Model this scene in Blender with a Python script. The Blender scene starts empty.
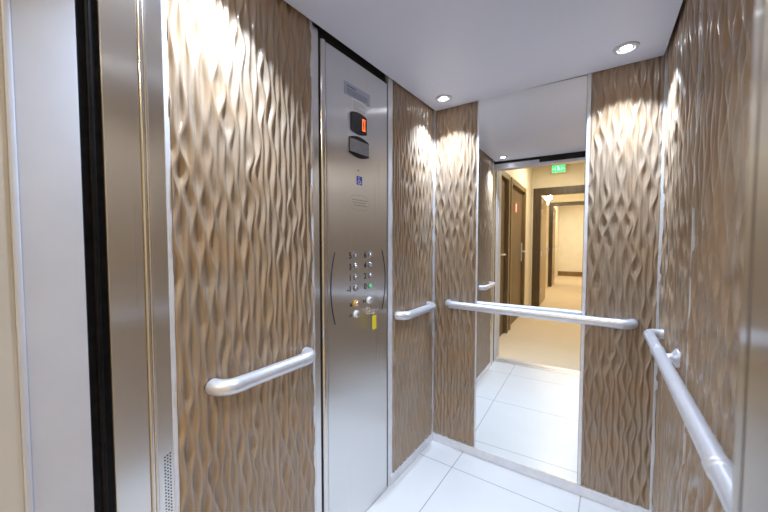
import bpy, bmesh, math, random
import numpy as np
from mathutils import Vector, Matrix

SC = bpy.context.scene
COL = SC.collection
rnd = random.Random(7)

# ------------------------------------------------------------------ measures (metres)
XL, YB, ZC = -0.896, 1.817, 1.986        # left wall plane, back wall plane, ceiling
def XR(y):                               # right wall plane (slightly out of square)
    return 0.160 + 0.030 * (YB - y)
RD = Vector((-0.030, 1.0, 0)).normalized()    # direction of the right wall, to the back
RN = Vector((-RD.y, RD.x, 0))                 # its normal, into the car
CAMH = 1.22

# ------------------------------------------------------------------ materials
def new_mat(name):
    m = bpy.data.materials.new(name)
    m.use_nodes = True
    nt = m.node_tree
    b = nt.nodes['Principled BSDF']
    return m, nt, b

def simple(name, col, rough=.5, metal=0., spec=.5, coat=0., emit=None, strength=0.):
    m, nt, b = new_mat(name)
    b.inputs['Base Color'].default_value = (*col, 1)
    b.inputs['Roughness'].default_value = rough
    b.inputs['Metallic'].default_value = metal
    b.inputs['Specular IOR Level'].default_value = spec
    b.inputs['Coat Weight'].default_value = coat
    if emit:
        b.inputs['Emission Color'].default_value = (*emit, 1)
        b.inputs['Emission Strength'].default_value = strength
    return m

def noise_mix(m_name, c1, c2, scale, rough=.5, stretch=(1, 1, 1), metal=0., spec=.5, bump=0., detail=3., coat=0., lo=.35, hi=.65, bdist=.002):
    m, nt, b = new_mat(m_name)
    tc = nt.nodes.new('ShaderNodeTexCoord')
    mp = nt.nodes.new('ShaderNodeMapping')
    mp.inputs['Scale'].default_value = stretch
    nz = nt.nodes.new('ShaderNodeTexNoise')
    nz.inputs['Scale'].default_value = scale
    nz.inputs['Detail'].default_value = detail
    rp = nt.nodes.new('ShaderNodeValToRGB')
    rp.color_ramp.elements[0].position = lo
    rp.color_ramp.elements[1].position = hi
    rp.color_ramp.elements[0].color = (*c1, 1)
    rp.color_ramp.elements[1].color = (*c2, 1)
    L = nt.links.new
    L(tc.outputs['Object'], mp.inputs['Vector'])
    L(mp.outputs['Vector'], nz.inputs['Vector'])
    L(nz.outputs['Fac'], rp.inputs['Fac'])
    L(rp.outputs['Color'], b.inputs['Base Color'])
    b.inputs['Roughness'].default_value = rough
    b.inputs['Metallic'].default_value = metal
    b.inputs['Specular IOR Level'].default_value = spec
    b.inputs['Coat Weight'].default_value = coat
    b.inputs['Coat Roughness'].default_value = .2
    if bump:
        bp = nt.nodes.new('ShaderNodeBump')
        bp.inputs['Strength'].default_value = bump
        bp.inputs['Distance'].default_value = bdist
        L(nz.outputs['Fac'], bp.inputs['Height'])
        L(bp.outputs['Normal'], b.inputs['Normal'])
    return m

def brushed(name, col, rough=.28, aniso=.97):
    m, nt, b = new_mat(name)
    L = nt.links.new
    tc = nt.nodes.new('ShaderNodeTexCoord')
    mp = nt.nodes.new('ShaderNodeMapping'); mp.inputs['Scale'].default_value = (160, 160, 1.0)
    nz = nt.nodes.new('ShaderNodeTexNoise'); nz.inputs['Scale'].default_value = 1.0; nz.inputs['Detail'].default_value = 4
    L(tc.outputs['Object'], mp.inputs['Vector']); L(mp.outputs['Vector'], nz.inputs['Vector'])
    mr = nt.nodes.new('ShaderNodeMapRange')
    mr.inputs['To Min'].default_value = rough - .015; mr.inputs['To Max'].default_value = rough + .015
    L(nz.outputs['Fac'], mr.inputs['Value']); L(mr.outputs['Result'], b.inputs['Roughness'])
    tg = nt.nodes.new('ShaderNodeTangent'); tg.direction_type = 'RADIAL'; tg.axis = 'Z'
    L(tg.outputs['Tangent'], b.inputs['Tangent'])
    b.inputs['Base Color'].default_value = (*col, 1)
    b.inputs['Metallic'].default_value = 1
    b.inputs['Anisotropic'].default_value = aniso
    return m

M = {}
def make_materials():
    # carved veneer: fine vertical grain over two wood tones
    m, nt, b = new_mat('carved_wood')
    L = nt.links.new
    tc = nt.nodes.new('ShaderNodeTexCoord')
    mp = nt.nodes.new('ShaderNodeMapping'); mp.inputs['Scale'].default_value = (150, 150, 5)
    n1 = nt.nodes.new('ShaderNodeTexNoise'); n1.inputs['Scale'].default_value = 1; n1.inputs['Detail'].default_value = 5
    n2 = nt.nodes.new('ShaderNodeTexNoise'); n2.inputs['Scale'].default_value = 5; n2.inputs['Detail'].default_value = 2
    L(tc.outputs['Object'], mp.inputs['Vector']); L(mp.outputs['Vector'], n1.inputs['Vector'])
    L(tc.outputs['Object'], n2.inputs['Vector'])
    r1 = nt.nodes.new('ShaderNodeValToRGB')
    r1.color_ramp.elements[0].position = .32; r1.color_ramp.elements[0].color = (*WOOD_A, 1)
    r1.color_ramp.elements[1].position = .68; r1.color_ramp.elements[1].color = (*WOOD_B, 1)
    L(n1.outputs['Fac'], r1.inputs['Fac'])
    mx = nt.nodes.new('ShaderNodeMix'); mx.data_type = 'RGBA'; mx.blend_type = 'MIX'
    r2 = nt.nodes.new('ShaderNodeMapRange')
    r2.inputs['From Min'].default_value = .42; r2.inputs['From Max'].default_value = .68
    r2.inputs['To Min'].default_value = 0; r2.inputs['To Max'].default_value = .5
    L(n2.outputs['Fac'], r2.inputs['Value']); L(r2.outputs['Result'], mx.inputs['Factor'])
    L(r1.outputs['Color'], mx.inputs['A']); mx.inputs['B'].default_value = (*WOOD_C, 1)
    L(mx.outputs['Result'], b.inputs['Base Color'])
    bp = nt.nodes.new('ShaderNodeBump'); bp.inputs['Strength'].default_value = .12; bp.inputs['Distance'].default_value = .0005
    L(n1.outputs['Fac'], bp.inputs['Height']); L(bp.outputs['Normal'], b.inputs['Normal'])
    b.inputs['Roughness'].default_value = .38
    b.inputs['Specular IOR Level'].default_value = .5
    b.inputs['Coat Weight'].default_value = .9
    b.inputs['Coat Roughness'].default_value = .13
    M['wood'] = m

    # large white floor tiles with thin grey joints
    m, nt, b = new_mat('floor_tile')
    L = nt.links.new
    tc = nt.nodes.new('ShaderNodeTexCoord')
    sx = nt.nodes.new('ShaderNodeSeparateXYZ'); L(tc.outputs['Object'], sx.inputs['Vector'])
    def joint(sock, off, pitch=.59, half=.0022):
        a = nt.nodes.new('ShaderNodeMath'); a.operation = 'ADD'; a.inputs[1].default_value = -off + pitch * 50
        L(sock, a.inputs[0])
        w = nt.nodes.new('ShaderNodeMath'); w.operation = 'PINGPONG'; w.inputs[1].default_value = pitch / 2
        L(a.outputs[0], w.inputs[0])
        c = nt.nodes.new('ShaderNodeMath'); c.operation = 'LESS_THAN'; c.inputs[1].default_value = half
        L(w.outputs[0], c.inputs[0]); return c
    jx = joint(sx.outputs['X'], -.695); jy = joint(sx.outputs['Y'], 1.65)
    mxm = nt.nodes.new('ShaderNodeMath'); mxm.operation = 'MAXIMUM'
    L(jx.outputs[0], mxm.inputs[0]); L(jy.outputs[0], mxm.inputs[1])
    nz = nt.nodes.new('ShaderNodeTexNoise'); nz.inputs['Scale'].default_value = 6; nz.inputs['Detail'].default_value = 4
    L(tc.outputs['Object'], nz.inputs['Vector'])
    rp = nt.nodes.new('ShaderNodeValToRGB')
    rp.color_ramp.elements[0].color = (.61, .615, .63, 1); rp.color_ramp.elements[1].color = (.67, .675, .69, 1)
    L(nz.outputs['Fac'], rp.inputs['Fac'])
    mx = nt.nodes.new('ShaderNodeMix'); mx.data_type = 'RGBA'
    L(mxm.outputs[0], mx.inputs['Factor']); L(rp.outputs['Color'], mx.inputs['A']); mx.inputs['B'].default_value = (.27, .28, .32, 1)
    L(mx.outputs['Result'], b.inputs['Base Color'])
    b.inputs['Roughness'].default_value = .3
    M['tile'] = m

    M['ceiling'] = noise_mix('ceiling_panel', (.71, .76, .92), (.73, .78, .94), 3, rough=.38, spec=.5)
    M['steel'] = brushed('brushed_steel', (.76, .75, .74), .28, .97)
    M['steel_bar'] = brushed('brushed_bar', (.72, .70, .68), .2, .5)
    M['alu'] = noise_mix('satin_aluminium', (.70, .71, .77), (.74, .75, .81), 40, rough=.33, metal=.55)
    M['trim'] = noise_mix('white_trim', (.74, .75, .80), (.80, .81, .86), 30, rough=.35, metal=.3)
    M['black'] = simple('black_gap', (.008, .008, .009), .25)
    M['dark'] = simple('dark_void', (.012, .011, .010), .6)
    M['rubber'] = noise_mix('black_rubber', (.004, .004, .005), (.010, .009, .009), 60, rough=.35, spec=.12)
    M['white_paint'] = noise_mix('white_paint', (.56, .58, .65), (.59, .61, .68), 8, rough=.35)
    M['beige_paint'] = noise_mix('beige_paint', (.56, .53, .48), (.60, .57, .52), 6, rough=.5)
    M['collar'] = simple('polished_aluminium', (.74, .75, .80), .2, .95)
    M['chrome'] = simple('chrome', (.85, .85, .88), .12, 1.)
    M['mirror'] = simple('mirror_glass', (.93, .94, .93), .0, 1.)
    M['wall'] = simple('shaft_panel', (.16, .14, .13), .6)
    M['cwall'] = noise_mix('cream_wall', (.74, .68, .54), (.80, .74, .60), 5, rough=.7)
    M['cend'] = noise_mix('pale_wall', (.80, .77, .68), (.84, .81, .72), 5, rough=.7)
    M['cceil'] = simple('cream_ceiling', (.80, .72, .54), .8)
    M['carpet'] = noise_mix('beige_carpet', (.62, .52, .38), (.70, .60, .45), 90, rough=.95, spec=.1, bump=.3)
    M['door'] = noise_mix('dark_door_wood', (.11, .070, .034), (.16, .105, .052), 6, stretch=(8, 8, .6), rough=.45)
    M['frame'] = noise_mix('dark_frame_wood', (.05, .034, .018), (.085, .056, .028), 6, stretch=(8, 8, .6), rough=.4)
    M['casing'] = noise_mix('brown_casing', (.17, .115, .055), (.22, .15, .07), 6, stretch=(8, 8, .6), rough=.4)
    M['leaf'] = noise_mix('light_leaf_wood', (.36, .25, .12), (.42, .30, .15), 5, stretch=(8, 8, .6), rough=.35)
    M['plinth'] = noise_mix('plinth_wood', (.20, .12, .05), (.26, .16, .07), 5, rough=.5)
    M['lamp'] = simple('lamp_glow', (1, 1, 1), .5, emit=(.88, .94, 1.0), strength=26)
    M['warm_lamp'] = simple('warm_lamp_glow', (1, 1, 1), .5, emit=(1.0, .86, .62), strength=6)
    M['exit_green'] = simple('exit_green', (.02, .5, .12), .5, emit=(.03, .75, .16), strength=1.8)
    M['exit_white'] = simple('exit_white', (.9, 1, .9), .5, emit=(.6, 1.0, .7), strength=1.1)
    M['exit_case'] = simple('exit_case', (.70, .70, .55), .5)
    M['orange'] = simple('orange_digit', (.9, .2, .03), .5, emit=(1.0, .20, .05), strength=.9)
    M['display'] = simple('black_display', (.010, .010, .012), .15)
    M['grey_lens'] = noise_mix('grey_lens', (.23, .24, .27), (.27, .28, .31), 40, rough=.3)
    M['plate'] = noise_mix('blue_grey_plate', (.42, .46, .58), (.46, .50, .62), 40, rough=.35, metal=.2)
    M['plate_text'] = simple('plate_text', (.12, .14, .22), .5)
    M['paper'] = simple('white_paper', (.86, .87, .90), .5)
    M['paper_text'] = simple('paper_text', (.30, .34, .50), .5)
    M['blue'] = simple('blue_sticker', (.03, .09, .62), .4)
    M['white'] = simple('white_mark', (.85, .86, .9), .4)
    M['ink'] = simple('legend_ink', (.02, .02, .025), .4)
    M['button'] = simple('button_metal', (.66, .66, .71), .22, .95)
    M['button_dark'] = simple('button_body', (.25, .25, .27), .3, .9)
    M['green_led'] = simple('green_led', (.1, .6, .3), .4, emit=(.08, .8, .32), strength=.22)
    M['yellow_ring'] = simple('yellow_ring', (.85, .42, .04), .35, .3)
    M['yellow_tag'] = simple('yellow_tag', (.85, .68, .02), .45)
    M['red'] = simple('red_notice', (.62, .06, .04), .5)
    M['engrave'] = simple('engraved_line', (.34, .34, .34), .45, .8)

WOOD_A = (.275, .19, .12)
WOOD_B = (.365, .285, .213)
WOOD_C = (.38, .225, .105)
make_materials()

# ------------------------------------------------------------------ mesh helpers
class MB:
    """collects shapes into one bmesh, in world coordinates"""
    def __init__(s): s.bm = bmesh.new()
    def box(s, x0, x1, y0, y1, z0, z1, bevel=0., seg=2):
        t = bmesh.new()
        bmesh.ops.create_cube(t, size=1)
        bmesh.ops.scale(t, vec=(abs(x1-x0), abs(y1-y0), abs(z1-z0)), verts=t.verts)
        bmesh.ops.translate(t, vec=((x0+x1)/2, (y0+y1)/2, (z0+z1)/2), verts=t.verts)
        if bevel:
            bmesh.ops.bevel(t, geom=t.edges[:], offset=bevel, segments=seg, affect='EDGES', profile=.5)
        return s.add(t)
    def add(s, t, mat=None):
        if mat is not None: bmesh.ops.transform(t, matrix=mat, verts=t.verts)
        me = bpy.data.meshes.new('tmp'); t.to_mesh(me); t.free()
        s.bm.from_mesh(me); bpy.data.meshes.remove(me); return s
    def obox(s, o, u, n, a, b, d0, d1, z0, z1, bevel=0.):
        """box on a vertical plane: along u from a to b, along n from d0 to d1"""
        t = bmesh.new()
        bmesh.ops.create_cube(t, size=1)
        bmesh.ops.scale(t, vec=(abs(b-a), abs(d1-d0), abs(z1-z0)), verts=t.verts)
        bmesh.ops.translate(t, vec=((a+b)/2, (d0+d1)/2, (z0+z1)/2), verts=t.verts)
        if bevel:
            bmesh.ops.bevel(t, geom=t.edges[:], offset=bevel, segments=2, affect='EDGES', profile=.5)
        return s.add(t, frame_mat(o, u, n))
    def cyl(s, p, axis, r, l, seg=24, r2=None, bevel=0.):
        t = bmesh.new()
        bmesh.ops.create_cone(t, cap_ends=True, segments=seg, radius1=r, radius2=r if r2 is None else r2, depth=l)
        if bevel:
            es = [e for e in t.edges if len(e.link_faces) == 2 and any(len(f.verts) > 4 for f in e.link_faces)]
            bmesh.ops.bevel(t, geom=es, offset=bevel, segments=3, affect='EDGES', profile=.5)
        q = Vector((0, 0, 1)).rotation_difference(Vector(axis).normalized()).to_matrix().to_4x4()
        return s.add(t, Matrix.Translation(Vector(p) + Vector(axis).normalized() * l / 2) @ q)
    def sphere(s, p, r, sc=(1, 1, 1)):
        t = bmesh.new()
        bmesh.ops.create_uvsphere(t, u_segments=20, v_segments=12, radius=r)
        return s.add(t, Matrix.Translation(p) @ Matrix.Diagonal((*sc, 1)))
    def tube(s, pts, r, seg=20, caps=True):
        pts = [Vector(p) for p in pts]
        n = len(pts)
        rr = r if hasattr(r, '__len__') else [r] * n
        tg = []
        for i in range(n):
            a = pts[max(i-1, 0)]; b = pts[min(i+1, n-1)]
            tg.append((b - a).normalized())
        ref = Vector((0, 0, 1)) if abs(tg[0].z) < .9 else Vector((1, 0, 0))
        e1 = tg[0].cross(ref).normalized()
        rings = []
        for i in range(n):
            if i:
                q = tg[i-1].rotation_difference(tg[i]); e1 = q @ e1
            e2 = tg[i].cross(e1).normalized()
            ring = []
            for k in range(seg):
                a = 2*math.pi*k/seg
                ring.append(s.bm.verts.new(pts[i] + (e1*math.cos(a) + e2*math.sin(a)) * rr[i]))
            rings.append(ring)
        for i in range(n-1):
            for k in range(seg):
                s.bm.faces.new((rings[i][k], rings[i][(k+1) % seg], rings[i+1][(k+1) % seg], rings[i+1][k]))
        if caps:
            s.bm.faces.new(rings[0][::-1]); s.bm.faces.new(rings[-1])
        return s
    def lathe(s, p, axis, prof, seg=28):
        """profile: (radius, distance along axis)"""
        ax = Vector(axis).normalized()
        q = Vector((0, 0, 1)).rotation_difference(ax)
        rings = []
        for r, h in prof:
            rings.append([s.bm.verts.new(Vector(p) + q @ Vector((r*math.cos(2*math.pi*k/seg), r*math.sin(2*math.pi*k/seg), h))) for k in range(seg)])
        for i in range(len(rings)-1):
            for k in range(seg):
                s.bm.faces.new((rings[i][k], rings[i][(k+1) % seg], rings[i+1][(k+1) % seg], rings[i+1][k]))
        if prof[0][0] > 1e-6: s.bm.faces.new(rings[0][::-1])
        if prof[-1][0] > 1e-6: s.bm.faces.new(rings[-1])
        return s
    def poly(s, o, u, n, pts, d0, d1):
        """prism: outline pts (along u, z) extruded along n from d0 to d1"""
        mt = frame_mat(o, u, n)
        a = [s.bm.verts.new(mt @ Vector((p[0], d0, p[1]))) for p in pts]
        b = [s.bm.verts.new(mt @ Vector((p[0], d1, p[1]))) for p in pts]
        k = len(pts)
        for i in range(k):
            s.bm.faces.new((a[i], a[(i+1) % k], b[(i+1) % k], b[i]))
        s.bm.faces.new(a[::-1]); s.bm.faces.new(b)
        return s
    def build(s, name, mat, parent=None, smooth=None, loc=None):
        bmesh.ops.recalc_face_normals(s.bm, faces=s.bm.faces)
        if parent is not None: off = world_loc(parent)
        elif loc is not None: off = Vector(loc)
        else:
            vs = [v.co for v in s.bm.verts]
            off = Vector(((min(v.x for v in vs)+max(v.x for v in vs))/2, (min(v.y for v in vs)+max(v.y for v in vs))/2, min(v.z for v in vs)))
        bmesh.ops.translate(s.bm, vec=-off, verts=s.bm.verts)
        me = bpy.data.meshes.new(name); s.bm.to_mesh(me); s.bm.free()
        me.materials.append(M[mat])
        ob = bpy.data.objects.new(name, me); COL.objects.link(ob)
        if parent is not None: ob.parent = parent
        else: ob.location = off
        if smooth is not None:
            for p in me.polygons: p.use_smooth = True
            me.set_sharp_from_angle(angle=math.radians(smooth))
        return ob

def world_loc(o):
    v = Vector(o.location)
    while o.parent is not None:
        o = o.parent; v += Vector(o.location)
    return v

def frame_mat(o, u, n):
    u = Vector(u).normalized(); n = Vector(n).normalized(); z = Vector((0, 0, 1)); o = Vector(o)
    return Matrix(((u.x, n.x, z.x, o.x), (u.y, n.y, z.y, o.y), (u.z, n.z, z.z, o.z), (0, 0, 0, 1)))

def tag(o, label, cat, group=None):
    o['label'] = label; o['category'] = cat
    if group: o['group'] = group
    return o
def thing(name, label, cat, loc, group=None):
    o = bpy.data.objects.new(name, None); COL.objects.link(o)
    o.location = loc; o.empty_display_size = .05
    return tag(o, label, cat, group)
def struct(o, label, cat):
    o['kind'] = 'structure'
    return tag(o, label, cat)
def struct_empty(name, label, cat, loc):
    o = bpy.data.objects.new(name, None); COL.objects.link(o); o.location = loc
    return struct(o, label, cat)
def text_obj(name, body, size, p, u, mat, parent, depth=.0004, bold=False):
    cu = bpy.data.curves.new(name, 'FONT'); cu.body = body; cu.size = size; cu.extrude = depth
    cu.align_x = 'CENTER'; cu.align_y = 'CENTER'
    if bold: cu.offset = size * .02
    tmp = bpy.data.objects.new(name + '_tmp', cu); COL.objects.link(tmp)
    bpy.context.view_layer.update()
    me = bpy.data.meshes.new_from_object(tmp.evaluated_get(bpy.context.evaluated_depsgraph_get()))
    bpy.data.objects.remove(tmp); bpy.data.curves.remove(cu)
    u = Vector(u).normalized(); z = Vector((0, 0, 1)); n = u.cross(z)
    mt = Matrix(((u.x, z.x, n.x, 0), (u.y, z.y, n.y, 0), (u.z, z.z, n.z, 0), (0, 0, 0, 1)))
    off = Vector(p) - world_loc(parent)
    me.transform(Matrix.Translation(off) @ mt)
    me.materials.clear(); me.materials.append(M[mat])
    ob = bpy.data.objects.new(name, me); COL.objects.link(ob); ob.parent = parent
    return ob

# ------------------------------------------------------------------ carved wavy panel
def carved(name, o, u, n, W, z0, z1, seed, label, pitch=.0205, depth=.0064, L=.172, group='carved wavy wall panels', vary=.25, flat=2.2, amp=.29):
    r = np.random.RandomState(seed)
    H = z1 - z0
    rows = int(H / .0065) + 1
    v = np.linspace(0, H, rows)
    N = int(W / pitch) + 6
    def smooth(k, amp, wl):
        out = np.zeros(rows)
        for f in (1., 1.9, 3.1):
            out += np.sin(2*np.pi*v*f/wl + r.rand()*6.283) / f
        return amp * out / 1.3
    R = np.zeros((N, rows))
    base_phase = r.rand()*6.283
    drift = smooth(0, .9, 1.6)
    for k in range(N):
        A = pitch * np.clip(amp + smooth(k, .22, .7), .03, .46)
        ph = base_phase + k*np.pi + (r.rand()-.5)*1.6 + smooth(k, .8, .9) + drift
        R[k] = (k - 2.5)*pitch + (r.rand()-.5)*pitch*.22 + A*np.sin(2*np.pi*v/L + ph) + smooth(k, pitch*.10, .45)
    RH = np.array([-depth*vary*(r.rand() + .5*np.sin(2*np.pi*v/.5 + r.rand()*6.28)).clip(0, 1.2) for k in range(N)])
    for k in range(1, N):
        R[k] = np.maximum(R[k], R[k-1] + pitch*.12)
    T = 8
    ts = np.arange(T)/T
    U, Hh = [], []
    for k in range(N-1):
        w = R[k+1] - R[k]
        for t in ts:
            uu = R[k] + t*w
            uc = np.clip(uu, 0, W)
            tc = np.clip((uc - R[k]) / w, 0, 1)
            rel = np.clip(w/pitch, 0, 1.75)
            h = -depth * rel**1.45 * (.4*4*tc*(1-tc) + .6*np.sin(np.pi*tc)**2) if not flat else -depth * rel**1.2 * np.sin(np.pi*tc)**flat
            h = h + RH[k]*(1-tc) + RH[k+1]*tc
            U.append(uc); Hh.append(h)
    U = np.array(U); Hh = np.array(Hh)
    keep = [i for i in range(len(U)) if (U[i] > 0).any() and (U[i] < W).any()]
    a = max(keep[0]-1, 0); b = min(keep[-1]+1, len(U)-1)
    U = U[a:b+1]; Hh = Hh[a:b+1]
    # columns clamped to an edge: take the height at the edge from the live neighbour
    nc = len(U)
    back = -.018
    cols_u = np.vstack([np.zeros((1, rows)), U, np.full((1, rows), W)])
    cols_h = np.vstack([np.full((1, rows), back), Hh, np.full((1, rows), back)])
    # for clamped columns, copy height from the first live column so the edge has no slit
    for j in range(rows):
        live = np.where((cols_u[1:-1, j] > 0) & (cols_u[1:-1, j] < W))[0] + 1
        if len(live):
            cols_h[1:live[0], j] = cols_h[live[0], j]
            cols_h[live[-1]+1:-1, j] = cols_h[live[-1], j]
    cu = np.hstack([cols_u[:, :1], cols_u, cols_u[:, -1:]])
    ch = np.hstack([np.full((nc+2, 1), back), cols_h, np.full((nc+2, 1), back)])
    vv = np.concatenate([[0], v, [H]])
    vz = np.broadcast_to(vv, cu.shape)
    u = Vector(u).normalized(); n = Vector(n).normalized(); o = Vector(o)
    X = u.x*cu + n.x*ch; Y = u.y*cu + n.y*ch; Z = vz
    co = np.stack([X, Y, Z], -1).reshape(-1, 3)
    c, q = cu.shape
    idx = np.arange(c*q).reshape(c, q)
    f = np.stack([idx[:-1, :-1], idx[1:, :-1], idx[1:, 1:], idx[:-1, 1:]], -1).reshape(-1, 4)
    if u.cross(Vector((0, 0, 1))).dot(n) < 0: f = f[:, ::-1]
    # drop collapsed faces (columns lying on top of each other at the edges)
    p = co[f]
    area = np.linalg.norm(np.cross(p[:, 2]-p[:, 0], p[:, 3]-p[:, 1]), axis=1)
    f = f[area > 1e-9]
    used = np.unique(f); remap = np.full(len(co), -1); remap[used] = np.arange(len(used))
    co = co[used]; f = remap[f]
    me = bpy.data.meshes.new(name)
    me.from_pydata(co.tolist(), [], f.tolist())
    me.validate()
    me.materials.append(M['wood'])
    for pl in me.polygons: pl.use_smooth = True
    me.set_sharp_from_angle(angle=math.radians(70))
    ob = bpy.data.objects.new(name, me); COL.objects.link(ob)
    ob.location = (o.x, o.y, z0)
    tag(ob, label, 'wall panel', group)
    return ob

# ================================================================== THE CAR
# floor
fl = MB().box(-.95, .30, .19, 1.86, -.05, 0).build('floor', 'tile', loc=(0, 0, 0))
struct(fl, 'glossy white tiled lift floor with thin grey joints', 'floor')
# ceiling panel and the dark roof over it
c = MB()
cy0, cy1, g = .325, YB - .006, .012
zt = ZC + .02
pts = [(XL + g, cy0), (XR(cy0) - g, cy0), (XR(cy1) - g, cy1), (XL + g, cy1)]
a = [c.bm.verts.new((x, y, ZC)) for x, y in pts]; b = [c.bm.verts.new((x, y, zt)) for x, y in pts]
for i in range(4): c.bm.faces.new((a[i], a[(i+1) % 4], b[(i+1) % 4], b[i]))
c.bm.faces.new(a[::-1]); c.bm.faces.new(b)
ce = c.build('ceiling', 'ceiling')
struct(ce, 'smooth pale grey lift ceiling panel with recessed spotlights', 'ceiling')
rf = MB().box(-.98, .34, .19, 1.88, 2.075, 2.10).build('ceiling_roof', 'dark')
struct(rf, 'dark car roof seen only in the gap round the ceiling panel', 'ceiling')

# walls behind the cladding
struct(MB().box(-.955, -.916, .37, 1.88, 0, 2.075).build('wall_left', 'wall'), 'left lift wall behind the carved panels and control panel', 'wall')
struct(MB().box(-.916, .30, YB + .018, 1.88, 0, 2.075).build('wall_back', 'wall'), 'back lift wall behind the mirror', 'wall')
w = MB().obox((XR(.20), .20, 0), RD, -RN, 0, 1.66, .022, .05, 0, 2.075)
struct(w.build('wall_right', 'wall'), 'right lift wall behind the carved panels', 'wall')

# carved panels
WZ0, WZ1 = .050, 2.045
YD = (0, 1, 0); XD = (1, 0, 0)
carved('wall_panel', (XL + .006, .380, 0), YD, XD, .459, WZ0, WZ1, 3, 'carved wavy brown wall panel between the steel door post and the button panel')
carved('wall_panel', (XL + .006, 1.372, 0), YD, XD, .434, WZ0, WZ1, 5, 'carved wavy brown wall panel on the left wall, between the button panel and the back corner')
carved('wall_panel', (XL + .011, YB - .006, 0), XD, (0, -1, 0), .250, WZ0, WZ1, 8, 'narrow carved wavy brown wall panel left of the tall mirror')
carved('wall_panel', (-.106, YB - .006, 0), XD, (0, -1, 0), .258, WZ0, WZ1, 11, 'carved wavy brown wall panel on the back wall, right of the tall mirror')
def on_right(y): return Vector((XR(y), y, 0)) + RN * .004
carved('wall_panel', on_right(1.255), RD, RN, .535, WZ0, WZ1, 13, 'carved wavy brown wall panel on the right wall, next to the back corner', pitch=.034, depth=.011, L=.16, vary=.4, flat=3, amp=.38)
carved('wall_panel', on_right(.36), RD, RN, .889, WZ0, WZ1, 17, 'carved wavy brown wall panel on the right wall, nearest the blurred steel post', pitch=.034, depth=.011, L=.16, vary=.4, flat=3, amp=.38)

# trims
def trim(nm, mb, label, mat='trim'): return struct(mb.build(nm, mat), label, 'trim')
trim('trim_1', MB().box(-.916, XL, .3675, .380, 0, 2.05, .002), 'white edging strip between steel door post and first carved panel')
trim('trim_2', MB().box(-.916, XL, .840, .850, 0, 2.04, .002), 'white edging strip between first carved panel and button panel')
trim('trim_10', MB().box(-.916, XL - .001, .851, .878, 0, 1.985, .002), 'narrow brushed steel strip left of the button panel', 'steel')
trim('trim_3', MB().box(-.916, XL - .001, 1.332, 1.371, 0, 2.05, .002), 'pale metal strip right of the button panel')
trim('trim_4', MB().box(-.916, XL + .010, 1.806, YB + .018, .049, 2.05), 'white edging strip in the left back corner')
trim('trim_5', MB().box(-.634, -.622, YB - .004, YB + .018, .049, 2.05, .002), 'white edging strip along the left side of the mirror')
trim('trim_6', MB().box(-.1205, -.106, YB - .004, YB + .018, .049, 2.05, .002), 'white edging strip along the right side of the mirror')
trim('trim_7', MB().box(.152, .20, YB - .004, YB + .018, .02, 2.05, .001), 'white edging strip in the right back corner')
trim('trim_8', MB().obox(on_right(1.25), RD, RN, 0, .005, -.02, -.003, .02, 2.05), 'thin white joint strip between the two right wall panels')

# baseboards
BBX = XL + .006
struct(MB().box(-.916, BBX, 1.346, YB, 0, .049, .0015).build('baseboard_left', 'trim'), 'white metal skirting under the left carved panel', 'baseboard')
struct(MB().box(-.90, .19, YB - .008, YB + .018, 0, .049, .0015).build('baseboard_back', 'trim'), 'white metal skirting along the back wall', 'baseboard')
struct(MB().box(-.916, BBX, .380, .839, 0, .049, .0015).build('baseboard_left_front', 'trim'), 'white metal skirting under the first carved panel', 'baseboard')
struct(MB().obox((XR(.37), .37, 0), RD, RN, 0, 1.43, -.02, .006, 0, .049, .0015).build('baseboard_right', 'trim'), 'white metal skirting along the right wall', 'baseboard')

# mirror (a hair out of square, as in the photograph)
mr = thing('mirror', 'tall frameless wall mirror reflecting the corridor', 'mirror', (-.37, YB, .049))
d = .0268
mb = MB().obox((-.3715, YB - .005, 0), (math.cos(d), math.sin(d), 0), (math.sin(d), -math.cos(d), 0), -.2495, .2495, -.004, 0, .049, 2.03)
mb.build('mirror_glass', 'mirror', mr)

# front of the car: steel post (with vent), header, right post
wf = struct_empty('wall_front', 'brushed steel door posts and header round the lift doorway', 'wall', (-.40, .30, 0))
MB().box(-.985, XL, .250, .316, 0, 2.06, .0015).build('door_post', 'steel', wf)
# folded, bevelled joint of the post
f = MB()
f.tube([(XL - .001, .3225, 0), (XL - .001, .3225, 2.06)], .0045, 16)
f.tube([(XL - .001, .3305, 0), (XL - .001, .3305, 2.06)], .0035, 16)
f.box(-.93, XL - .004, .316, .334, 0, 2.06)
f.build('folded_edge', 'steel_bar', wf, 40)
MB().box(-.985, XL, .334, .3675, 0, 2.06, .0012).build('return_plate', 'steel', wf)
v = MB()
for i in range(33):
    for j in range(3):
        z = .690 - i*.0082 + j*.0025
        v.cyl((XL - .0005, .3480 + j*.0060, z), (1, 0, 0), .0019, .0011, 10)
v.build('vent_holes', 'black', wf)
MB().box(-.985, .30, .205, .318, 1.990, 2.06).build('header_gap', 'dark', wf)
MB().box(-.935, .30, .210, .300, 1.915, 1.940, .002).box(-.935, .30, .205, .225, 1.94, 1.992).box(-.935, -.50, .2965, .300, 1.9395, 1.966).build('header_lip', 'alu', wf)
MB().box(-.935, .30, .226, .296, 1.941, 1.989).build('header_track', 'dark', wf)
rp = MB().box(.0758, .30, .215, .352, 0, 2.06, .011, 4)
rp.build('right_post', 'steel', wf, 40)
MB().box(.0752, .077, .322, .3245, .0, 2.05).build('post_groove', 'button_dark', wf)

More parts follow.
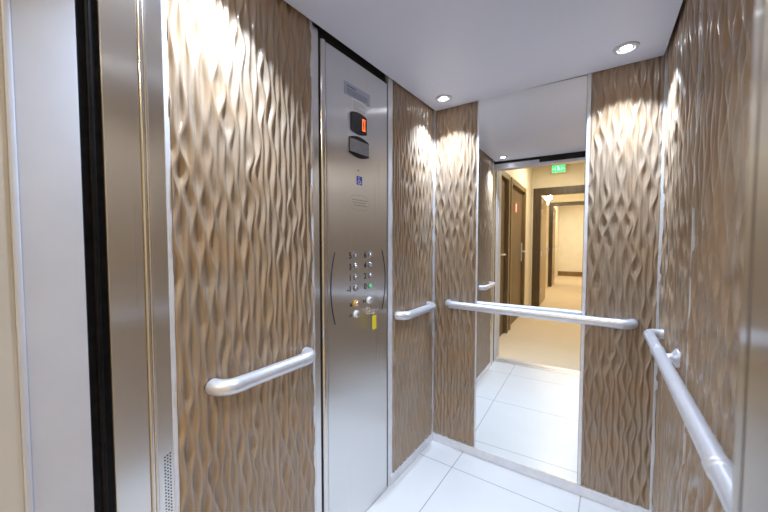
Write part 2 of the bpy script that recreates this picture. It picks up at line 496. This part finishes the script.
# seal and landing side
sl = struct(MB().box(-.985, XL - .006, .214, .250, 0, 2.0).tube([(XL - .004, .232, .01), (XL - .004, .232, 1.99)], .005, 14).build('trim_9', 'rubber', smooth=40), 'glossy black rubber seal between the steel door post and the white landing jamb', 'trim')
lf = struct_empty('door_1', 'white painted landing door jamb of the lift', 'door', (-.93, .12, 0))
MB().box(-.985, XL, .124, .212, 0, 2.02, .0012).build('jamb', 'white_paint', lf)
MB().box(-.985, XL + .003, .113, .124, 0, 2.02, .003, 3).build('jamb_edge', 'white_paint', lf, 40)
MB().box(-1.02, XL, -.01, .1128, 0, 2.02, .0012).build('jamb_return', 'beige_paint', lf)
MB().box(-.985, .30, -.01, .18, 2.02, 2.10).build('lintel', 'beige_paint', lf)
MB().box(.10, .30, -.01, .20, 0, 2.02, .003).build('right_jamb', 'white_paint', lf)

# sills
sill = thing('door_sill', 'silver grooved metal sill at the lift doorway, seen in the mirror', 'sill', (-.4, .12, -.02))
s = MB().box(-.985, .30, .115, .186, -.03, .001)
s.box(-.985, .30, .047, .110, -.03, .001)
s.build('sill_plate', 'alu', sill)
s = MB()
for y in (.135, .158): s.box(-.93, .1, y, y + .004, 0, .0018)
s.build('sill_groove', 'button_dark', sill)
MB().box(-.985, .30, .186, .190, -.03, .0005).box(-.985, .30, .110, .115, -.03, .0005).build('sill_gap', 'black', sill)

# ------------------------------------------------------------------ control panel
cp = thing('control_panel', 'full height brushed steel lift button panel with display and call buttons', 'control panel', (XL, 1.11, .004))
PX = XL + .002                       # face of the plate
MB().box(-.912, PX, .9145, 1.3165, .004, 1.957, .002).build('faceplate', 'steel', cp)
MB().box(-.912, XL - .006, .878, .8885, .004, 1.97).box(-.912, XL - .006, 1.317, 1.3315, .004, 1.97).build('side_gap', 'dark', cp)
MB().tube([(XL - .006, .9015, .004), (XL - .006, .9015, 1.957)], .0125, 24).build('edge_bar', 'steel_bar', cp, 40)
MB().box(-.914, XL - .012, .879, 1.3195, 1.957, 2.05).build('top_gap', 'dark', cp)
UY = Vector((0, 1, 0)); NX = Vector((1, 0, 0)); O = Vector((PX, 0, 0))
pl = MB().obox(O, UY, NX, 1.014, 1.180, 0, .0025, 1.806, 1.856, .0008).build('instruction_plate', 'plate', cp)
tx = MB()
tx.obox(O, UY, NX, 1.026, 1.085, .0025, .0028, 1.840, 1.8445)
for k, (l0, l1) in enumerate(((1.026, 1.162), (1.026, 1.168), (1.026, 1.158), (1.03, 1.165), (1.026, 1.15))):
    y = l0
    while y < l1:
        wd = .006 + .010*rnd.random()
        tx.obox(O, UY, NX, y, min(y + wd, l1), .0025, .0028, 1.8315 - k*.0048, 1.8335 - k*.0048); y += wd + .0025
tx.build('plate_text', 'plate_text', pl)
pp = MB().obox(O, UY, NX, 1.060, 1.155, 0, .001, 1.756, 1.806).build('paper_sticker', 'paper', cp)
tx = MB()
for k in range(6):
    y = 1.068
    while y < (1.146 if k != 3 else 1.10):
        wd = .005 + .012*rnd.random()
        tx.obox(O, UY, NX, y, min(y + wd, 1.148), .001, .0012, 1.796 - k*.0065, 1.7985 - k*.0065); y += wd + .003
tx.build('sticker_text', 'paper_text', pp)
# display: flat sides, bowed top and bottom
def bowed(y0, y1, z0, z1, bow, k=12):
    pts = []
    for i in range(k+1):
        t = i/k; pts.append((y0 + (y1-y0)*t, z0 - bow*(4*t*(1-t))))
    for i in range(k+1):
        t = 1 - i/k; pts.append((y0 + (y1-y0)*t, z1 + bow*(4*t*(1-t))))
    return pts
ds = MB().poly(O, UY, NX, bowed(1.051, 1.155, 1.677, 1.746, .010), 0, .004).build('display', 'display', cp)
sg = MB()
def seg7(y, z, wd, h, t, which):
    S = {'t': (y, y+wd, z+h-t, z+h), 'b': (y, y+wd, z, z+t), 'm': (y, y+wd, z+h/2-t/2, z+h/2+t/2), 'tl': (y, y+t, z+h/2+.001, z+h), 'bl': (y, y+t, z, z+h/2-.001), 'tr': (y+wd-t, y+wd, z+h/2+.001, z+h), 'br': (y+wd-t, y+wd, z, z+h/2-.001)}
    for q in which: sg.obox(O, UY, NX, S[q][0], S[q][1], .004, .0046, S[q][2], S[q][3])
seg7(1.124, 1.688, .020, .050, .0065, ('t', 'b', 'tl', 'bl', 'tr', 'br'))
sg.build('digit', 'orange', ds)
ln = MB().poly(O, UY, NX, bowed(1.041, 1.171, 1.583, 1.645, .013), 0, .003).build('indicator_lens', 'display', cp)
MB().obox(O, UY, NX, 1.043, 1.169, .003, .0045, 1.588, 1.641, .001).build('lens_window', 'grey_lens', ln)
MB().cyl((PX, 1.102, 1.519), (1, 0, 0), .0035, .0006, 14).build('peep_hole', 'ink', cp)
# blue pictogram
pg = MB().obox(O, UY, NX, 1.090, 1.126, 0, .0008, 1.459, 1.495).build('pictogram', 'blue', cp)
wm = MB()
wm.tube([(PX + .001, 1.107 + .0085*math.cos(a), 1.4715 + .0085*math.sin(a)) for a in np.linspace(2.2, 6.0, 14)], .0013, 8)
wm.tube([(PX + .001, 1.104, 1.486), (PX + .001, 1.105, 1.476), (PX + .001, 1.113, 1.475), (PX + .001, 1.117, 1.466), (PX + .001, 1.121, 1.467)], .0014, 8)
wm.cyl((PX + .0008, 1.1035, 1.4895), (1, 0, 0), .0027, .0006, 12)
wm.build('pictogram_mark', 'white', pg)
# engraved maker's oval
ov = MB()
ring = [(PX, 1.110 + .066*math.copysign(abs(math.cos(a))**.7, math.cos(a)), 1.384 + .031*math.copysign(abs(math.sin(a))**.8, math.sin(a))) for a in np.linspace(0, 2*math.pi, 49)]
ov.tube(ring, .0006, 6, caps=False)
for k, z in enumerate((1.395, 1.384, 1.373)):
    y = 1.062 + .004*k
    while y < 1.155:
        wd = .004 + .006*rnd.random(); ov.box(PX - .0002, PX + .0003, y, y + wd, z - .0025, z + .0015); y += wd + .004
ov.build('engraved_emblem', 'engrave', cp, 50)
# long curved grooves
def arc_pts(y_end, y_mid, za, zb):
    out = []
    for i in range(25):
        t = i/24; out.append((PX + .0008, y_end + (y_mid - y_end)*4*t*(1-t), za + (zb-za)*t))
    return out
MB().tube(arc_pts(.954, .931, .895, 1.178), .0022, 8).build('curved_groove', 'ink', cp, 50)
MB().tube(arc_pts(1.273, 1.299, .902, 1.180), .0022, 8).build('curved_groove', 'ink', cp, 50)
# buttons
def button(y, z, legend, capmat='button', ringmat='button_dark', r=.0120, labl=None):
    b = MB().lathe((PX, y, z), (1, 0, 0), [(r*1.08, 0), (r*1.08, .004), (r*.95, .006), (r*.84, .0062), (r*.80, .004), (.0, .004)], 28).build('button', ringmat, cp, 35)
    if labl: b['label'] = labl
    MB().lathe((PX + .003, y, z), (1, 0, 0), [(r*.72, 0), (r*.72, .005), (r*.6, .0072), (r*.3, .0066), (0, .0062)], 24).build('button_cap', capmat, b, 50)
    if legend:
        text_obj('button_legend', legend, .036, (PX + .0006, y - .032 if len(legend) == 1 else y - .038, z - .001), UY, 'ink', b, bold=True)
    return b
rowz = (1.162, 1.116, 1.070, 1.024)
for z, (l, r_) in zip(rowz, (('5', '6'), ('3', '4'), ('1', '2'), ('-1', '0'))):
    button(1.078, z, l)
    button(1.178, z, r_, capmat='green_led' if r_ == '0' else 'button', labl='call button 0 lit green' if r_ == '0' else None)
b = button(1.085, .958, None, ringmat='yellow_ring', r=.0145, labl='alarm button with a yellow ring')
MB().poly((PX, 1.050, .958), UY, NX, [(-.008, -.007), (.008, -.007), (.004, .004), (0, .009), (-.004, .004)], 0, .0008).build('button_legend', 'ink', b)
b = button(1.085, .913, None, ringmat='white', r=.0145, labl='door button with a white ring')
MB().poly((PX, 1.048, .913), UY, NX, [(-.010, 0), (-.002, -.008), (-.002, .008)], 0, .0008).poly((PX, 1.052, .913), UY, NX, [(.008, 0), (0, .008), (0, -.008)], 0, .0008).build('button_legend', 'ink', b)
b = button(1.176, .959, None, ringmat='white', r=.0145, labl='door button with a white ring')
MB().poly((PX, 1.142, .959), UY, NX, [(-.010, -.008), (-.002, 0), (-.010, .008)], 0, .0008).poly((PX, 1.140, .959), UY, NX, [(.008, -.008), (.008, .008), (0, 0)], 0, .0008).build('button_legend', 'ink', b)
ks = MB().lathe((PX, 1.166, .913), (1, 0, 0), [(.016, 0), (.016, .004), (.012, .006), (.010, .0045), (0, .0045)], 28).build('key_switch', 'chrome', cp, 35)
# key with tag, hanging in the key switch
ky = thing('key', 'small key with a yellow tag hanging in the button panel key switch', 'key', (PX + .012, 1.170, .905))
k = MB().box(PX + .0047, PX + .020, 1.1655, 1.1675, .906, .918)
k.cyl((PX + .026, 1.1640, .912), (0, 1, 0), .011, .004, 20, bevel=.001)
k.build('key_blade', 'chrome', ky, 40)
MB().tube([(PX + .030, 1.160 + .012*math.cos(a), .914 + .009*math.sin(a)) for a in np.linspace(0, 2*math.pi, 25)], .0016, 8, caps=False).tube([(PX + .033, 1.176 + .016*math.cos(a), .916 + .0055*math.sin(a)) for a in np.linspace(0, 2*math.pi, 25)], .0018, 8, caps=False).build('key_ring', 'chrome', ky, 50)
tg_ = MB().box(PX + .030, PX + .034, 1.158, 1.184, .834, .896, .0015).build('key_tag', 'yellow_tag', ky)
tg_['label'] = 'yellow plastic key tag'

# ------------------------------------------------------------------ handrails
RR = .0205
def rail(label, o, u, n, a, b, off, ZR=.850, bend=.045, near='elbow', far='elbow', brackets=(), collars=(), RR=.0205, rosette='button_dark'):
    """rail along u from a to b (where its ends meet the wall), standing off the wall by off"""
    u = Vector(u).normalized(); n = Vector(n).normalized(); o = Vector(o)
    h = thing('handrail', label, 'handrail', o + u*((a+b)/2) + Vector((0, 0, ZR)), 'satin handrails')
    P = lambda s_, d_: o + u*s_ + n*d_ + Vector((0, 0, ZR))
    q = bend
    MB().tube([P(a + q + .02, off), P(b - q - .02, off)], RR, 28).build('rail_tube', 'alu', h, 40)
    for s0, sg_ in ((a, 1), (b, -1)):
        pts = [P(s0, .001), P(s0, off - q)] if off > q else [P(s0, .001)]
        for i in range(13):
            t = math.pi/2*i/12
            pts.append(P(s0 + sg_*q*(1 - math.cos(t)), off - q + q*math.sin(t)))
        pts.append(P(s0 + sg_*(q + .0195), off)); 
        m_ = MB().tube(pts, RR*1.045, 28)
        e = m_.build('elbow', 'alu', h, 40)
        MB().lathe(P(s0, -.010), n, [(RR*1.12, 0), (RR*1.12, .0135), (RR*1.02, .0145)], 28).build('wall_rosette', rosette, e, 40)
    for s0 in collars:
        MB().lathe(P(s0 - .012, off), u, [(RR, 0), (RR*1.12, .002), (RR*1.12, .009), (RR*.99, .0105), (RR*.99, .0145), (RR*1.12, .016), (RR*1.12, .026), (RR, .028)], 28).build('collar', 'alu', h, 40)
    for s0 in brackets:
        e = MB().lathe(P(s0, -.004), n, [(.030, 0), (.030, .008), (.026, .011), (.017, .016), (.0125, .021), (.011, .027), (.012, off - RR*.6 + .004)], 28).build('bracket', 'alu', h, 40)
    return h
rail('satin metal handrail on the carved panel nearest the steel door post', (XL + .002, 0, 0), UY, NX, .468, .799, .050, .826)
rail('short satin metal handrail right of the button panel', (XL + .002, 0, 0), UY, NX, 1.398, 1.736, .050, .850)
rail('long satin metal handrail crossing the tall mirror', (0, YB - .010, 0), (1, 0, 0), (0, -1, 0), -.788, .072, .044, .862)
o = Vector((XR(0), 0, 0))
rl = RD.length
rail('satin metal handrail on the right wall with bracket and ring joints', o + RN*.002, RD, RN, .43, 1.705, .042, .853, bend=.038, brackets=(1.375, .62), collars=(1.43, .735), RR=.0178, rosette='alu')

# ------------------------------------------------------------------ spotlights
def downlight(x, y, label, k=1.0):
    t = thing('spotlight', label, 'spotlight', (x, y, ZC), 'recessed ceiling spotlights')
    MB().lathe((x, y, ZC - .006), (0, 0, 1), [(.018, .0045), (.028, .003), (.031, -.001), (.042, 0), (.044, .006), (.018, .0065)], 36).build('trim_ring', 'white_paint', t, 40)
    MB().lathe((x, y, ZC - .0045), (0, 0, 1), [(0, -.002), (.010, -.001), (.017, .001), (.019, .004)], 36).build('lamp_lens', 'lamp', t, 60)
    for nm, e, cone, bl in (('beam', BEAM, 100, 1.0), ('spill', SPILL, 103, .22)):
        l = bpy.data.lights.new('spot_' + nm, 'SPOT')
        l.energy = e * k; l.color = (.64, .79, 1.0); l.spot_size = math.radians(cone); l.spot_blend = bl; l.shadow_soft_size = .012
        lo = bpy.data.objects.new('spot_' + nm, l); COL.objects.link(lo); lo.location = (0, 0, -.020); lo.parent = t
    return t
BEAM, SPILL = 46, 9
downlight(-.770, 1.672, 'small recessed ceiling spotlight in the left back corner, above the short handrail')
downlight(.018, 1.655, 'small recessed ceiling spotlight at right, above the panel right of the mirror')
downlight(-.780, .475, 'small recessed ceiling spotlight near the doorway, visible only in the mirror')
downlight(.018, .475, 'unseen small recessed ceiling spotlight added near the doorway, at the right steel post', .6)  # out of view, added to brighten the right wall and its rail

# ================================================================== THE CORRIDOR (seen in the mirror, behind the camera)
CXL, CXR, CZ, CY1, CY2, CYE = -1.02, .75, 2.60, -3.117, -6.35, -9.80
struct(MB().box(-1.30, 1.0, -10.2, .047, -.06, 0).build('floor_corridor', 'carpet', loc=(0, 0, 0)), 'beige carpeted corridor floor', 'floor')
struct(MB().box(-1.30, 1.0, -10.2, .10, CZ, CZ + .06).build('ceiling_corridor', 'cceil'), 'cream corridor ceiling', 'ceiling')
# left wall in pieces round the two doorways
D1 = (-1.02, -.36); D2 = (-2.33, -1.11)
w = MB()
w.box(-1.30, CXL, D1[1], -.01, 0, CZ)
w.box(-1.30, CXL, D2[1], D1[0], 0, CZ)
w.box(-1.30, CXL, CY1 - .10, D2[0], 0, CZ)
w.box(-1.30, CXL, D1[0], D1[1], 2.09, CZ)
w.box(-1.30, CXL, D2[0], D2[1], 2.09, CZ)
w.box(-1.30, -1.03, CYE, CY1 - .10, 0, CZ)
struct(w.build('wall_corridor_left', 'cwall'), 'cream corridor wall with two dark doors', 'wall')
struct(MB().box(CXR, CXR + .1, CYE, .0, 0, CZ).build('wall_corridor_right', 'cwall'), 'cream corridor wall opposite the dark doors', 'wall')
struct(MB().box(.30, CXR + .1, -.01, .09, 0, CZ).box(-1.3, .30, -.01, .09, 2.10, CZ).box(-1.3, -1.02, -.01, .09, 0, CZ).build('wall_landing', 'cwall'), 'cream landing wall round the lift doorway', 'wall')
# first cross wall with its wide door frame
struct(MB().box(-1.02, CXR, CY1 - .10, CY1, 2.20, CZ).box(-1.02, -1.0, CY1 - .10, CY1, 0, 2.2).box(.45, CXR, CY1 - .10, CY1, 0, 2.2).build('wall_corridor_cross', 'cwall'), 'cream cross wall with the green exit sign', 'wall')
struct(MB().box(-1.03, CXR, CY2 - .1, CY2, 2.26, CZ).box(.45, CXR, CY2 - .1, CY2, 0, 2.26).build('wall_corridor_far', 'cwall'), 'cream far cross wall above the second door frame', 'wall')
struct(MB().box(-1.30, CXR + .1, CYE - .1, CYE, 0, CZ).build('wall_corridor_end', 'cend'), 'pale wall at the far end of the corridor', 'wall')
struct(MB().box(-1.03, CXR, CYE, CYE + .02, 0, .16).build('baseboard_end', 'plinth'), 'brown skirting on the far end wall', 'baseboard')

def room_door(nm, y0, y1, label, notice=False):
    d = struct_empty(nm, label, 'door', (CXL, (y0+y1)/2, 0))
    cw = .075
    f = MB().box(-1.10, CXL + .018, y1 - cw, y1, 0, 2.09, .003).box(-1.10, CXL + .018, y0, y0 + cw, 0, 2.09, .003)
    f.box(-1.10, CXL + .018, y0 + cw, y1 - cw, 2.09 - cw, 2.09, .003)
    f.build('door_casing', 'casing', d)
    MB().box(-1.075, -1.046, y0 + cw - .01, y0 + cw + .02, 0, 2.02).box(-1.075, -1.046, y1 - cw - .02, y1 - cw + .01, 0, 2.02).build('door_stop', 'frame', d)
    lf_ = MB().box(-1.085, -1.048, y0 + cw, y1 - cw, .005, 2.01, .002).build('door_leaf', 'door', d)
    hy = (y0 + cw + .075) if notice else (y1 - cw - .075); hs = 1 if notice else -1
    hd = MB().box(-1.048, -1.034, hy - .026, hy + .026, .90, 1.20, .002).build('handle_plate', 'alu', lf_)
    MB().tube([(-1.037, hy, 1.06), (-.990, hy, 1.06), (-.982, hy + .01*hs, 1.06), (-.982, hy + .14*hs, 1.06)], .012, 14).build('door_handle', 'alu', lf_, 40)
    if notice:
        n_ = MB().box(-1.048, -1.045, -1.77, -1.60, 1.65, 1.80).build('door_notice', 'red', lf_)
        n_['label'] = 'small red and white notice'
        MB().box(-1.045, -1.044, -1.72, -1.65, 1.665, 1.785).build('notice_panel', 'white', n_)
    return d
room_door('door_2', D1[0], D1[1], 'dark brown corridor door nearest the lift, seen in the mirror')
room_door('door_3', D2[0], D2[1], 'dark brown corridor door with a lever handle and red notice', True)

def fire_frame(nm, y, xl, xr, top, label, leaf_len, leafmat, wd=.13):
    d = struct_empty(nm, label, 'door', ((xl+xr)/2, y, 0))
    MB().box(xl, xl + wd, y - .11, y + .012, 0, top, .003).box(xr - wd, xr, y - .11, y + .012, 0, top, .003).box(xl + wd, xr - wd, y - .11, y + .012, top - wd, top, .003).build('door_frame', 'frame', d)
    lf_ = MB().box(xl + wd - .045, xl + wd - .003, y - .12 - leaf_len, y - .115, .01, top - wd - .005, .002).build('door_leaf', leafmat, d)
    for z in (.25, .95, 1.72, 1.92):
        MB().cyl((xl + wd + .006, y - .11, z), (0, 0, 1), .014, .09, 14).build('hinge', 'alu', d, 40)
    hy = y - .12 - leaf_len + .08
    MB().box(xl + wd - .003, xl + wd + .004, hy - .02, hy + .02, .95, 1.18, .001).tube([(xl + wd, hy, 1.06), (xl + wd + .05, hy, 1.06), (xl + wd + .055, hy + .01, 1.06), (xl + wd + .055, hy + .12, 1.06)], .010, 12).build('door_handle', 'alu', lf_, 40)
    return d
fire_frame('door_4', CY1, -1.0, .45, 2.20, 'dark framed corridor door standing open under the exit sign', .95, 'leaf')
fire_frame('door_5', CY2, -1.03, .45, 2.26, 'dark framed second door standing open at the far end of the corridor', .80, 'leaf', .09)

# exit sign
ex = thing('exit_sign', 'lit green exit sign with running man above the dark door frame', 'sign', (-.59, CY1 + .03, 2.43))
MB().box(-.715, -.468, CY1 + .001, CY1 + .06, 2.435, 2.585, .006).build('sign_case', 'exit_case', ex)
fc = MB().box(-.690, -.493, CY1 + .060, CY1 + .064, 2.452, 2.568, .001).build('sign_face', 'exit_green', ex)
EO = Vector((-.5915, CY1 + .064, 2.51)); EU = Vector((-1, 0, 0)); EN = Vector((0, 1, 0))
mk = MB()
def bar(p, q, wd):
    p = Vector(p); q = Vector(q); dd = (q-p).normalized(); pe = Vector((-dd.y, dd.x))*wd/2
    mk.poly(EO, EU, EN, [(p-pe)[:], (q-pe)[:], (q+pe)[:], (p+pe)[:]], 0, .001)
mk.poly(EO, EU, EN, [(.008 + .009*math.cos(t), .038 + .009*math.sin(t)) for t in np.linspace(0, 6.283, 13)[:-1]], 0, .001)
bar((.002, .028), (-.006, -.006), .016); bar((0, .024), (.020, .010), .006); bar((-.002, .022), (-.020, .012), .006)
bar((-.006, -.004), (.012, -.018), .008); bar((.012, -.018), (.006, -.040), .007); bar((-.006, -.004), (-.018, -.024), .008); bar((-.018, -.024), (-.036, -.026), .007)
for sx_ in (-1, 1):
    bar((sx_*.050, -.034), (sx_*.050, .034), .008)
    bar((sx_*.066, .0), (sx_*.090, .0), .006); bar((sx_*.080, .013), (sx_*.092, 0), .006); bar((sx_*.080, -.013), (sx_*.092, 0), .006)
mk.build('running_man', 'exit_white', fc)

# unseen ceiling lamps, added for the light that corridor and landing need
def added_ceiling_lamp(y, x=-.35, power=30, col=(1.0, .86, .66)):
    t = thing('added_ceiling_light', 'unseen round ceiling light added to light the corridor' + (' before the lift' if y > -1 else ' before the first door frame' if y > -3 else ' between the two door frames' if y > -6 else ' before the end wall'), 'ceiling light', (x, y, CZ), 'added corridor ceiling lights')
    MB().lathe((x, y, CZ - .03), (0, 0, 1), [(.11, 0), (.125, .01), (.125, .03)], 32).build('lamp_housing', 'white_paint', t, 40)
    MB().lathe((x, y, CZ - .032), (0, 0, 1), [(0, 0), (.10, .0015), (.105, .004)], 32).build('lamp_diffuser', 'warm_lamp', t, 40)
    l = bpy.data.lights.new('added_corridor_lamp', 'AREA'); l.shape = 'DISK'; l.size = .2; l.energy = power; l.color = col
    lo = bpy.data.objects.new('added_corridor_lamp', l); COL.objects.link(lo); lo.location = (0, 0, -.04); lo.parent = t
    return t
CORR = 22
added_ceiling_lamp(-.75, -.1, 7, (1.0, .92, .80)); added_ceiling_lamp(-2.0, -.45, CORR); added_ceiling_lamp(-4.6, -.3, CORR); added_ceiling_lamp(-8.2, -.3, CORR*1.5)
# bright wall lamp beyond the first frame
sc = thing('wall_lamp', 'bright small wall lamp beyond the first dark door frame', 'wall lamp', (-1.03, -5.25, 2.10))
MB().box(-1.03, -1.01, -5.29, -5.21, 2.08, 2.22, .004).build('lamp_bracket', 'chrome', sc)
MB().lathe((-.975, -5.25, 2.10), (0, 0, 1), [(.028, 0), (.04, .05), (.055, .14), (.05, .142), (0, .10)], 24).build('lamp_shade', 'warm_lamp', sc, 40)
MB().box(-1.012, -.97, -5.256, -5.244, 2.11, 2.12).build('lamp_arm', 'chrome', sc)
l = bpy.data.lights.new('wall_lamp_light', 'POINT'); l.energy = 14; l.color = (1, .85, .6); l.shadow_soft_size = .05
lo = bpy.data.objects.new('wall_lamp_light', l); COL.objects.link(lo); lo.parent = sc; lo.location = (.11, 0, .17)

# ================================================================== world, camera, colour
wd = bpy.data.worlds.new('world'); SC.world = wd; wd.use_nodes = True
wd.node_tree.nodes['Background'].inputs['Color'].default_value = (.9, .85, .75, 1)
wd.node_tree.nodes['Background'].inputs['Strength'].default_value = .05

cam = bpy.data.cameras.new('camera'); co_ = bpy.data.objects.new('camera', cam); COL.objects.link(co_)
cam.sensor_width = 36; cam.lens = 333/768*36; cam.clip_start = .01
co_.location = (0, 0, CAMH)
co_.rotation_euler = (math.pi/2 - math.atan2(14.4, 333), 0, math.radians(34.7))
cam.dof.use_dof = True; cam.dof.focus_distance = 1.6; cam.dof.aperture_fstop = 4.0
SC.camera = co_
vs = SC.view_settings
vs.view_transform = 'Standard'; vs.look = 'None'; vs.gamma = 1; vs.exposure = .28
try: vs.use_curve_mapping = False
except Exception: pass
SC.cycles.max_bounces = 14; SC.cycles.diffuse_bounces = 6; SC.cycles.glossy_bounces = 8
SC.cycles.sample_clamp_indirect = 4
SC.cycles.use_denoising = True
